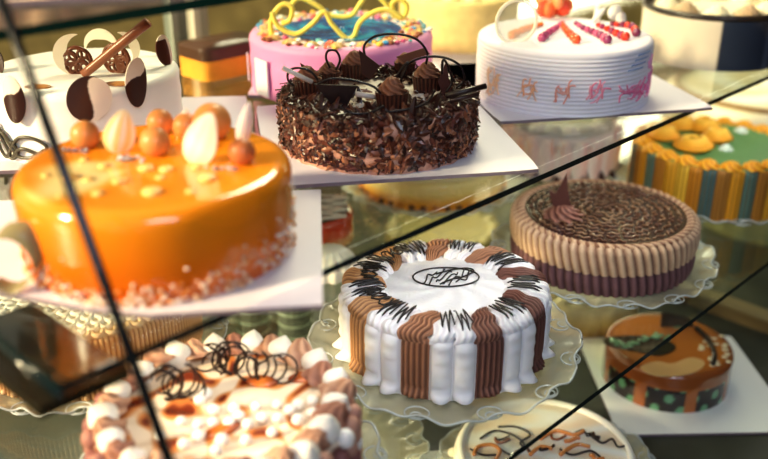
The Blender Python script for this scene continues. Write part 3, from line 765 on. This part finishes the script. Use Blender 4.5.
ruffle(.001, .034, R6 - .004, .0050, 64, .003, (136, 98, 100), (70, 44, 46), 'lower_ruffle', 2.6)
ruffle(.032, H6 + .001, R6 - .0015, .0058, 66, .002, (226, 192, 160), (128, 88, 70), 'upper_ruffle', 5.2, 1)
mb = MB()
for j in range(120):      # folded collar lying on the top edge
    a = 2 * PI * j / 120; mb.ball((.1155 * cos(a), .1155 * sin(a), H6 - .0005), (.0085, .0024, .0034), (214, 176, 142) if j % 2 else (158, 116, 92), 10, 7, Matrix.Rotation(a + .7, 3, 'Z'))
mb.build('collar', SPONGE, t)
mb = MB(); mb.grid(lambda u, v: ((.110 * v * cos(2 * PI * u), .110 * v * sin(2 * PI * u), H6 + .0008), (66, 38, 34)), 80, 8, wu=True); mb.build('chocolate_top', GEL, t)
mb = MB()
for k in range(1, 10):
    r = .0112 * k; a = 0
    while a < 2 * PI:
        L_ = random.uniform(.012, .026) / r; n = 9; P = []; ph = random.uniform(0, 6); am = random.uniform(.002, .0038)
        for j in range(n):
            b = a + L_ * j / (n - 1); rr = r + am * sin(j * 1.15 + ph); P.append((rr * cos(b), rr * sin(b), H6 + .0018))
        mb.tube(P, random.uniform(.0007, .0013), random.choice([(140, 104, 78), (118, 82, 62), (160, 126, 96)]), 5)
        a += L_ + random.uniform(.001, .006) / r
mb.build('caramel_lacing', GEL, t)
q = onz(563, 213, PM + H6 + .004) - C6; q.z = H6 + .001
mb = MB(); rosette(mb, q, .026, .017, (176, 124, 106), 9, 1.6, 72, 14, (90, 54, 48)); mb.build('cream_rosette', CREAM, t)
plate_piece('chocolate_fin', [(553, 206), (549, 190), (556, 194), (567, 173), (568, 190), (571, 206), (562, 208)], C6.y + q.y - .002, t, C6, (92, 56, 50), CHOC)

# ---- green topped cake with yellow side strips
R7, H7 = .130, .083
t = thing('green_cake', (.548, 1.407, PM), 'green topped cake with yellow, orange and blue vertical side strips', 'cake')
C7 = Vector(t.location)
SC = [(226, 166, 44), (236, 190, 66), (206, 136, 36), (74, 110, 116), (170, 118, 50), (226, 160, 40), (92, 126, 120), (186, 126, 44)]
def gs(th, s):
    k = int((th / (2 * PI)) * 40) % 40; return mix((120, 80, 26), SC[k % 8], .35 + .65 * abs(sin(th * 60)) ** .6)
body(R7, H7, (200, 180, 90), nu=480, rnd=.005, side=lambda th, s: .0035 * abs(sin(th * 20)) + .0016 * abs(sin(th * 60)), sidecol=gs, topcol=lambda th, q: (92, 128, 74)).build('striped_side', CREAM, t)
mb = MB(); mb.grid(lambda u, v: ((.108 * v * cos(2 * PI * u), .108 * v * sin(2 * PI * u), H7 + .0015 + .0006 * sin(v * 50)), (96, 134, 80)), 80, 12, wu=True); mb.build('green_top', CREAM, t)
for k in range(22):
    a = 2 * PI * k / 22; mb = MB(); rosette(mb, (.118 * cos(a), .118 * sin(a), H7), .017, .012, (246, 182, 44), 6, 1.4, 40, 9, (200, 122, 24)); mb.build('rim_rosette', CREAM, t)
for px, py, rr in ((693, 146, .031), (664, 136, .024), (716, 138, .024), (704, 128, .026), (680, 126, .024)):
    q = onz(px, py + 4, PM + H7) - C7; mb = MB()
    P = [(q.x + rr * (1 - .0 * s) * cos(s * 19) * (1 - .55 * s), q.y + rr * sin(s * 19) * (1 - .55 * s), H7 + .005 + .016 * s) for s in [k / 72 for k in range(73)]]
    mb.tube(P, .0042, lambda s: mix((226, 150, 34), (250, 200, 84), s), 9); mb.build('yellow_swirl', CREAM, t)
for px, py in ((741, 132), (726, 150)):
    q = onz(px, py, PM + H7) - C7; mb = MB(); rosette(mb, (q.x, q.y, H7), .012, .010, (226, 236, 220)); mb.build('white_rosette', CREAM, t)

# ---- tan cake with cream comb top
R8, H8 = .128, .074
t = thing('comb_cake', (-.349, .928, PM), 'tan comb sided cake with cream scalloped top under the orange cake', 'cake')
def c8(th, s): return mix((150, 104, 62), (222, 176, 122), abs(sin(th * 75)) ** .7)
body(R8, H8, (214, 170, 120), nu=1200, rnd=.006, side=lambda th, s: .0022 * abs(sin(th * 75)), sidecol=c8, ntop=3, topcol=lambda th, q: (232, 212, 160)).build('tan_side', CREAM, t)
mb = MB()
for ring, (r, n) in enumerate(((.118, 54), (.106, 50), (.094, 44), (.082, 38), (.069, 32), (.055, 26), (.040, 18), (.024, 11))):
    for j in range(n):
        a = 2 * PI * (j + .5 * (ring % 2)) / n
        for s_ in (0,):
            P = [((r + .0085 * cos(b)) * cos(a) - .0058 * sin(b) * sin(a), (r + .0085 * cos(b)) * sin(a) + .0058 * sin(b) * cos(a), H8 + .001 + .0006 * ring) for b in [-1.9 + 3.8 * q / 8 for q in range(9)]]
            mb.tube(P, .0033, mix((226, 190, 146), (255, 250, 236), min(1, ring / 2 + .1)), 5)
mb.grid(lambda u, v: ((.116 * v * cos(2 * PI * u), .116 * v * sin(2 * PI * u), H8 + .001 + .003 * (1 - v)), (240, 226, 196)), 64, 4, wu=True)
mb.build('scalloped_top', CREAM, t)
for k in range(60):
    a = -PI + PI * k / 59
    if k % 2 == 0:
        mb = MB(); mb.ball((( R8 + .002) * cos(a), (R8 + .002) * sin(a), .0032), .0030, (226, 190, 146), 8, 6); mb.build('base_pearl', CREAM, t)

# ---- meringue bordered caramel swirl cake (front)
R9, H9 = .114, .078
t = thing('meringue_cake', (-.145, .676, PM), 'caramel swirl cake bordered with meringue kisses and topped with chocolate filigree', 'cake')
C9 = Vector(t.location)
def swirl(th, q):
    x, y = q * cos(th), q * sin(th)
    w = sin(9 * x + 4 * sin(5 * y + 1.3) + 2 * sin(11 * x)) + .6 * sin(13 * y + 5 * sin(4 * x))
    c = mix((238, 214, 188), (206, 128, 70), sm(.05, .9, w)); return mix(c, (120, 50, 30), sm(1.0, 1.4, w))
body(R9, H9, (150, 108, 96), nu=260, rnd=.006, ntop=60, topcol=swirl, side=lambda th, s: .002 * sin(th * 30 + s * 12), top=lambda th, q: .0012 * sin(7 * q * cos(th) + 5 * sin(6 * q * sin(th)))).build('caramel_swirl', GEL, t)
def kiss(mb, c, r, col, M=None, drop=.8):
    mb.grid(lambda u, v: (Vector(c) + (M or Matrix.Identity(3)) @ Vector((r * sin(PI * (1 - v)) ** .8 * (1 - .35 * v) * cos(2 * PI * u) if v > 0 and v < 1 else 0, r * sin(PI * (1 - v)) ** .8 * (1 - .35 * v) * sin(2 * PI * u) if 0 < v < 1 else 0, r * (-.7 + (1.5 + drop * .35) * v))), col), 16, 9, wu=True)
KC = [(236, 226, 214), (190, 146, 120), (238, 230, 220), (170, 120, 100), (230, 218, 206), (206, 162, 134)]
for k in range(34):          # rim
    a = 2 * PI * k / 34 + random.uniform(-.03, .03); rr = .102 + random.uniform(-.004, .004); sz = random.uniform(.0145, .0185)
    c = KC[(k * 7) % 6]; M = Matrix.Rotation(a, 3, 'Z') @ Matrix.Rotation(random.uniform(.3, .9), 3, 'Y')
    mb = MB()
    if c[1] < 200:
        mb2 = MB(); rosette(mb2, (0, 0, -.006), sz * 1.05, sz * 1.5, c, 5, 1.6, 40, 12, mix(c, (90, 50, 40), .45))
        for i, p in enumerate(mb2.v): mb2.v[i] = tuple(M @ Vector(p) + Vector((rr * cos(a), rr * sin(a), H9 + .004)))
        mb2.build('piped_kiss', CREAM, t)
    else:
        kiss(mb, (rr * cos(a), rr * sin(a), H9 + .005), sz, c, M); mb.build('piped_kiss', CREAM, t)
for row in range(5):         # sides: stacked shells
    for k in range(40):
        a = 2 * PI * (k + .5 * (row % 2)) / 40
        if -PI - .6 < a - 2 * PI < .6 - 0 or True:
            if not (a > PI - .5 or a < .5): continue
        if row == 4 and random.random() < .2: continue
        if row * 40 + k > 400: continue
        c = random.choice([(170, 120, 108), (146, 96, 92), (190, 142, 124), (246, 238, 234), (120, 74, 70)])
        mb = MB() if (row == 0 and k == 0) else None
        if 'SH' not in globals(): SH = MB()
        SH.ball((( R9 + .003) * cos(a), (R9 + .003) * sin(a), .0105 + row * .0162), (.0085, .0085, .0095), c, 12, 8)
SH.build('side_shells', CREAM, t, kind='stuff')
def loc9(px, py, dz=0): return onz(px, py, PM + H9 + dz) - C9
for px, py in ((200, 400), (214, 410), (234, 408), (256, 406), (277, 404), (298, 405), (312, 401), (313, 414), (298, 420), (278, 418), (262, 418), (248, 424), (229, 423), (213, 422), (198, 424), (181, 421), (199, 436), (222, 440), (184, 444), (216, 450), (239, 416), (290, 410), (344, 410), (334, 396), (160, 436), (206, 394), (330, 420), (272, 432), (246, 440)):
    q = loc9(px, py, .004); s = random.uniform(.0047, .0058); mb = MB(); mb.ball((q.x, q.y, H9 + s * .8), (s * 1.05, s * 1.05, s * .95), (236, 228, 220), 16, 10); mb.build('meringue_drop', CREAM, t)
for cx, cy, n, spread, yb in ((176, 387, 11, 19, 0), (221, 362, 9, 17, 0), (264, 371, 9, 26, 0)):
    q = loc9(cx, cy + 12); yy = C9.y + q.y; mb = MB()
    for k in range(n):
        a = random.uniform(0, 6.28); ox = spread * cos(a) * random.uniform(.4, 1) ; oy = spread * .62 * sin(a) * random.uniform(.3, 1)
        if cx == 262: oy *= .6
        rr = random.uniform(11, 17) if cx != 262 else random.uniform(6, 9); b0 = random.uniform(0, 6); b1 = b0 + random.uniform(2.4, 4.6)
        dy = random.uniform(-.004, .004)
        P = [ony(cx + ox + rr * cos(b0 + (b1 - b0) * s), cy + oy + rr * sin(b0 + (b1 - b0) * s), yy + dy - .1 * 0) - C9 for s in [i / 16 for i in range(17)]]
        lo = min(p.z for p in P)
        if lo < H9 + .001:
            for p in P: p.z += H9 + .001 - lo
        mb.tube(P, .0011, (38, 20, 18), 6)
    mb.build('chocolate_filigree', CHOC, t)
for px, py, a, w in ((308, 378, .3, .020), (262, 383, -.2, .016), (222, 432, .6, .018)):
    q = loc9(px, py); mb = MB(); mb.ball((q.x, q.y, H9 + .002), (w, .009, .0042), lambda p: mix((214, 120, 50), (120, 48, 24), abs(p.x) / .018), 20, 10, Matrix.Rotation(a, 3, 'Z')); mb.build('caramel_slice', GEL, t)

# ---- meringue petal cake behind the ruffle cake
t = thing('petal_cake', (.320, 1.545, ZM), 'blurred cake with upright pale pink and white cream petals behind the glass shelf edge', 'cake')
body(.090, .085, (226, 206, 196), nu=96, topcol=lambda th, q: (176, 168, 150)).build('cream_base', CREAM, t)
for k in range(22):
    a = 2 * PI * k / 22; o = petal(.031, .074, .006, (250, 226, 214), thick=.004, dip=lambda x, y: mix((252, 236, 226), (244, 196, 182), .5 + .5 * x)).build('cream_petal', CREAM, t)
    put(o, (.096 * cos(a), .096 * sin(a), .004), (.06, 0, a + PI / 2))
for k in range(16):
    a = 2 * PI * k / 16; mb = MB(); rosette(mb, (.072 * cos(a), .072 * sin(a), .085), .018, .012, (200, 188, 172) if k % 2 else (236, 222, 212)); mb.build('top_rosette', CREAM, t)
for k in range(16):
    a = 2 * PI * (k + .5) / 16; mb = MB(); rosette(mb, (.100 * cos(a), .100 * sin(a), .0), .011, .018, (78, 44, 42)); mb.build('chocolate_drop', CHOC, t)

# ---- yellow custard cake
t = thing('custard_cake', (.082, 1.435, PM), 'yellow custard cake on a lace plate behind the front glass shelf edge', 'cake')
body(.122, .050, (250, 214, 120), nu=120, rnd=.014, sidecol=lambda th, s: mix((236, 146, 26), (255, 226, 150), sm(.0, .9, s)), topcol=lambda th, q: (255, 236, 186)).build('custard', GLAZE, t)
mb = MB()
for k in range(40):
    a = 2 * PI * k / 40; mb.ball((.121 * cos(a), .121 * sin(a), .005), (.006, .007, .005), (110, 70, 30) if k % 3 else (206, 130, 40), 8, 6)
mb.build('crust', SPONGE, t)

# ---- small tart with white zigzag and its white meringue neighbour
t = thing('fruit_tart', (-.108, 1.235, ZM), 'dark chocolate tart with white zigzag icing and red glazed edge', 'tart')
body(.062, .046, (150, 44, 20), nu=80, rnd=.012, sidecol=lambda th, s: mix((206, 150, 100), (196, 62, 22), sm(.25, .6, s)), topcol=lambda th, q: (52, 32, 26)).build('glazed_shell', GEL, t)
mb = MB(); P = []
for j in range(9): P.append(((.052 if j % 2 else .008), -.046 + j * .0115, .0475)); 
mb.tube(smooth_path(P, 6), .0024, (244, 236, 222), 8); mb.build('white_zigzag', CREAM, t)
t = thing('meringue', (-.075, 1.118, ZM), 'white ridged meringue dome in front of the zigzag tart', 'meringue')
mb = MB(); mb.grid(lambda u, v: ((.040 * cos(v * PI / 2) * (1 + .05 * cos(14 * 2 * PI * u)) * cos(2 * PI * u), .040 * cos(v * PI / 2) * (1 + .05 * cos(14 * 2 * PI * u)) * sin(2 * PI * u), .038 * sin(v * PI / 2)), (248, 240, 226)), 112, 12, wu=True)
mb.build('meringue_shell', CREAM, t)

# ---- big cream cake at the far right
t = thing('marbled_cake', (.770, 1.745, ZM), 'large pale marbled cake at the far right behind the green topped cake', 'cake')
body(.205, .088, (226, 214, 186), nu=140, rnd=.03, nside=12, side=lambda th, s: .004 * sin(th * 6 + s * 3), sidecol=lambda th, s: mix((206, 196, 168), (240, 228, 204), .5 + .5 * sin(th * 7 + s * 6)), topcol=lambda th, q: mix((216, 200, 160), (244, 238, 222), .5 + .5 * sin(th * 4 + q * 7))).build('marbled_cream', CREAM, t)
mb = MB(); mb.tube([(.182 * cos(a), .182 * sin(a), .089) for a in [2 * PI * k / 90 for k in range(90)]], .006, (150, 120, 84), 8, True); mb.build('piped_rim', CREAM, t)

# ================================================================== BOTTOM DECK
# ---- caramel cake
R10, H10 = .094, .062; PB = ZB + .004
t = thing('caramel_cake', (.434, 1.176, PB), 'glossy caramel cake with dark sides, green dabs and a dark quarter fan', 'cake')
C10 = Vector(t.location)
def cs(th, s):
    w = sin(th * 8 + .8); g = sin(th * 16 + 2) * sin(s * 9 + 1)
    c = (44, 31, 26) if w < .72 and s < .66 else (176, 100, 44)
    if c[0] < 60 and g > .45: c = (110, 160, 120)
    return mix(c, (150, 84, 40), sm(.66, .78, s))
def ct(th, q):
    if th > PI: th -= 2 * PI
    return (198, 122, 58) if q < .95 else (150, 84, 40)
body(R10, H10, (190, 116, 52), nu=200, rnd=.007, nside=24, sidecol=cs, topcol=ct).build('caramel_glaze', GLAZE, t)
def loc10(px, py): q = onz(px, py, PB + H10) - C10; q.z = H10; return q
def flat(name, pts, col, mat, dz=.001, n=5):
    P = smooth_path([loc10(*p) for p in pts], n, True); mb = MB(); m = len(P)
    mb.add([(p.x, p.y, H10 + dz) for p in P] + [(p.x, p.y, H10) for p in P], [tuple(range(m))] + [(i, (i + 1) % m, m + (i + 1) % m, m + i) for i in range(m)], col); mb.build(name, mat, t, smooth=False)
flat('mint_band', [(606, 338), (640, 336), (664, 340), (676, 348), (660, 356), (636, 352), (608, 346)], (60, 54, 42), GEL)
mb = MB()
for k in range(40):
    s = random.random(); q = loc10(610 + 60 * s, 341 + 5 * sin(s * 6) + random.uniform(-3, 3)); mb.ball((q.x, q.y, H10 + .002), (.004, .003, .0015), (120, 176, 132), 8, 5)
mb.build('mint_dabs', GEL, t)
flat('painted_highlight', [(640, 368), (656, 362), (672, 364), (690, 358), (704, 362), (700, 370), (680, 376), (656, 376)], (230, 186, 128), GLAZE, .0012)  # sheen on the caramel top, painted as a paler patch
plate_piece('chocolate_fan', [(660, 344), (662, 312), (690, 318), (696, 330), (700, 346), (680, 348)], 1.222, t, C10, (38, 30, 26), CHOC, .003)
mb = MB(); q = ony(677, 330, 1.2205) - C10; mb.ball(q, (.009, .002, .007), (110, 160, 124), 12, 8); mb.build('mint_dot', GEL, t)
mb = MB(); mb.tube(smooth_path([loc10(*p) + Vector((0, 0, .004)) for p in ((696, 330), (708, 342), (714, 356), (712, 366))]), .004, (44, 30, 26), 8); mb.build('chocolate_arc', CHOC, t)
mb = MB()
for k in range(26):
    q = loc10(700 + random.uniform(0, 30), 350 + random.uniform(-16, 16))
    if math.hypot(q.x, q.y) < R10 - .004: mb.ball((q.x, q.y, H10), (.005, .004, .0012), (244, 222, 180), 8, 5)
mb.build('cream_flecks', GLAZE, t)

# ---- swirled white cake
R11, H11 = .117, .042
t = thing('swirled_white_cake', (.207, .935, ZB + .0095), 'white round cake with black and orange swirls, lowest at the front', 'cake')
C11 = Vector(t.location)
body(R11, H11, (250, 240, 228), nu=120, rnd=.010, topcol=lambda th, q: mix((255, 250, 244), (250, 224, 196), .5 + .5 * sin(6 * q * cos(th) + 3 * sin(7 * q * sin(th))))).build('white_cream', CREAM, t)
mb = MB(); mb.tube([(.108 * cos(a), .108 * sin(a), H11) for a in [2 * PI * k / 80 for k in range(80)]], .005, (252, 244, 232), 8, True); mb.build('raised_rim', CREAM, t)
def loc11(px, py): q = onz(px, py, ZB + .0095 + H11) - C11; q.z = H11 + .002; return q
for pts in ([(480, 440), (494, 432), (512, 436), (524, 446), (512, 456), (500, 450)], [(498, 428), (516, 428), (530, 436), (520, 444), (530, 452)], [(590, 436), (602, 444), (612, 440), (618, 448), (628, 446)], [(470, 450), (482, 456), (496, 456)], [(560, 450), (572, 456), (590, 452), (600, 458)]):
    mb = MB(); mb.tube(smooth_path([loc11(*p) for p in pts], 6), .0015, (60, 50, 50), 6); mb.build('black_swirl', CHOC, t)
for pts in ([(474, 456), (478, 448), (492, 446), (500, 452), (496, 460)], [(540, 440), (556, 432), (574, 436), (584, 432)], [(560, 456), (576, 446), (590, 448)], [(530, 456), (540, 448), (552, 450)]):
    mb = MB(); mb.tube(smooth_path([loc11(*p) for p in pts], 6), .0026, (222, 146, 84), 6); mb.build('caramel_swirl', GEL, t)
for g in range(12):
    px, py = random.uniform(470, 622), random.uniform(430, 470); q = loc11(px, py)
    if math.hypot(q.x, q.y) > .09: continue
    mb = MB(); mb.tube(smooth_path([(q.x + .006 * k + .004 * sin(k * 2 + g), q.y + .005 * sin(k * 1.7 + g), H11 + .0015) for k in range(4)], 5), random.uniform(.001, .003), [(60, 46, 44), (216, 140, 84), (150, 96, 70)][g % 3], 6); mb.build('caramel_swirl' if g % 3 else 'black_swirl', GEL, t)
for a in (-2.75, -.35, .25, 2.9, 1.2, 2.0):
    mb = MB(); kiss(mb, (.119 * cos(a), .119 * sin(a), .016), .0085, (248, 238, 214), None, 1); mb.build('cream_kiss', CREAM, t)

# ---- other cakes glimpsed through the shelves
def side_cake(name, x, y, r, h, cols, colt, label, z=ZB, n=18):
    t = thing(name, (x, y, z), label, 'cake')
    body(r, h, cols, nu=n * 8, rnd=.010, side=lambda th, s: .003 * abs(sin(th * n / 2)), sidecol=lambda th, s: mix(cols, colt, s), topcol=lambda th, q: colt).build('cream_side', SPONGE, t)
    for k in range(n):
        a = 2 * PI * k / n; mb = MB(); rosette(mb, ((r - .014) * cos(a), (r - .014) * sin(a), h), .013, .011, mix(colt, (255, 255, 255), .25)); mb.build('rim_rosette', CREAM, t)
    return t
side_cake('lemon_cake', .165, 1.195, .092, .045, (238, 184, 60), (250, 216, 110), 'low lemon yellow cake under the plate of the striped cake')
side_cake('cheesecake', .345, 1.400, .100, .055, (226, 176, 80), (246, 232, 190), 'pale cheesecake on the bottom deck behind the caramel cake')
side_cake('olive_cake', .120, 1.640, .115, .050, (104, 92, 52), (120, 108, 64), 'olive green cake on the bottom deck beneath the custard cake')
side_cake('pistachio_cake', .820, 1.780, .130, .070, (150, 150, 104), (178, 176, 130), 'grey green cake on the bottom deck at the far right')

# ---- ribbed tumblers
def tumbler(x, y, label, h=.088, r=.030):
    t = thing('glass_tumbler', (x, y, ZB), label, 'glass', 'green glass tumblers on the bottom deck')
    mb = MB(); mb.grid(lambda u, v: (((r * .8 + r * .2 * v) * (1 + .03 * cos(20 * PI * 2 * u)) * cos(2 * PI * u), (r * .8 + r * .2 * v) * (1 + .03 * cos(20 * PI * 2 * u)) * sin(2 * PI * u), .004 + (h - .004) * v), (160, 176, 160)), 120, 8, wu=True); mb.build('wall', TUMBLER, t)
    mb = MB(); mb.ball((0, 0, .004), (r * .8, r * .8, .004), (150, 168, 152), 24, 8)
    mb.build('base', TUMBLER, t)
    mb = MB()
    for z in (.30, .55, .8, 1): mb.tube([(r * (.8 + .2 * z) * cos(a), r * (.8 + .2 * z) * sin(a), h * z) for a in [2 * PI * k / 36 for k in range(36)]], .0014, (176, 188, 166), 6, True)
    mb.build('bands', EDGE, t)
for k, (x, y) in enumerate(((-.285, 1.27), (-.215, 1.285), (-.145, 1.275), (-.250, 1.36), (-.178, 1.365))):
    tumbler(x, y, 'green tinted banded glass tumbler behind the meringue bordered cake')
t = thing('price_card', (.640, 1.150, ZB), 'small blank white card at the right edge of the bottom deck', 'card', rz=.5)
MB().box((0, 0, .0125), (.020, .0008, .0125), (236, 236, 236), Matrix.Rotation(-.25, 3, 'X')).build('card_face', PAPER, t, smooth=False)
MB().box((0, .008, .001), (.020, .010, .001), (220, 220, 220)).build('card_foot', PAPER, t, smooth=False)

# ================================================================== LIGHT
def area(name, loc, target, size, power, col):
    l = bpy.data.lights.new(name, 'AREA'); l.shape = 'DISK'; l.size = size; l.energy = power; l.color = col
    o = bpy.data.objects.new(name, l); COL.objects.link(o); o.location = loc
    o.rotation_euler = (Vector(target) - Vector(loc)).to_track_quat('-Z', 'Y').to_euler(); return o
def sun(name, frm, strength, ang, col):
    l = bpy.data.lights.new(name, 'SUN'); l.energy = strength; l.angle = math.radians(ang); l.color = col
    o = bpy.data.objects.new(name, l); COL.objects.link(o); o.location = frm
    o.rotation_euler = (-Vector(frm)).to_track_quat('-Z', 'Y').to_euler(); return o
sun('window_sun', (-1.0, -.45, .50), 7.2, 7, (1.0, .78, .50))
area('cool_fill', (.5, -1.6, 2.6), (.2, 1.0, .9), 1.2, 34, (.72, .76, 1.0))
area('rear_light', (.2, 2.6, 2.6), (.4, 1.4, 1.0), 1.0, 50, (1.0, .86, .62))
def strip_light(name, loc, target, ln, wd, power, col):
    l = bpy.data.lights.new(name, 'AREA'); l.shape = 'RECTANGLE'; l.size = ln; l.size_y = wd; l.energy = power; l.color = col
    o = bpy.data.objects.new(name, l); COL.objects.link(o); o.location = loc
    z = (Vector(loc) - Vector(target)).normalized(); x = DV; y = z.cross(x).normalized()
    o.rotation_euler = Matrix((x, y, z)).transposed().to_euler(); return o
strip_light('added_fill_strip', dn(1.95, -1.16, ZU - .015), dn(1.75, -.80, ZM), 1.3, .10, 4.5, (1, .84, .58))  # unseen strip lamps added under the shelves to brighten the cakes below
strip_light('added_fill_strip', dn(1.35, -.535, ZU - .012), dn(1.35, -.62, ZM), 2.2, .03, 1.7, (1, .95, .9))
strip_light('added_fill_strip', dn(1.35, -1.16, ZM - .015), dn(1.35, -.80, ZB), 2.2, .03, 5, (1, .86, .62))

w = bpy.data.worlds.new('world'); bpy.context.scene.world = w; w.use_nodes = True
nt = w.node_tree; bg = nt.nodes['Background']; bg.inputs[1].default_value = .6
tc = nt.nodes.new('ShaderNodeTexCoord'); sp = nt.nodes.new('ShaderNodeSeparateXYZ'); nt.links.new(tc.outputs['Generated'], sp.inputs[0])
mr = nt.nodes.new('ShaderNodeMapRange'); mr.inputs['From Min'].default_value = -.7; mr.inputs['From Max'].default_value = .35; nt.links.new(sp.outputs[0], mr.inputs['Value'])
rp = nt.nodes.new('ShaderNodeValToRGB'); rp.color_ramp.elements[0].color = (1.6, 1.25, .85, 1); rp.color_ramp.elements[1].color = (.035, .035, .04, 1)
e = rp.color_ramp.elements.new(.5); e.color = (.50, .54, .66, 1)
nt.links.new(mr.outputs[0], rp.inputs[0]); nt.links.new(rp.outputs[0], bg.inputs[0])
sc = bpy.context.scene
sc.view_settings.view_transform = 'Standard'; sc.view_settings.look = 'Medium High Contrast'; sc.view_settings.exposure = 0
sc.cycles.use_denoising = True; sc.cycles.transparent_max_bounces = 24; sc.cycles.max_bounces = 12
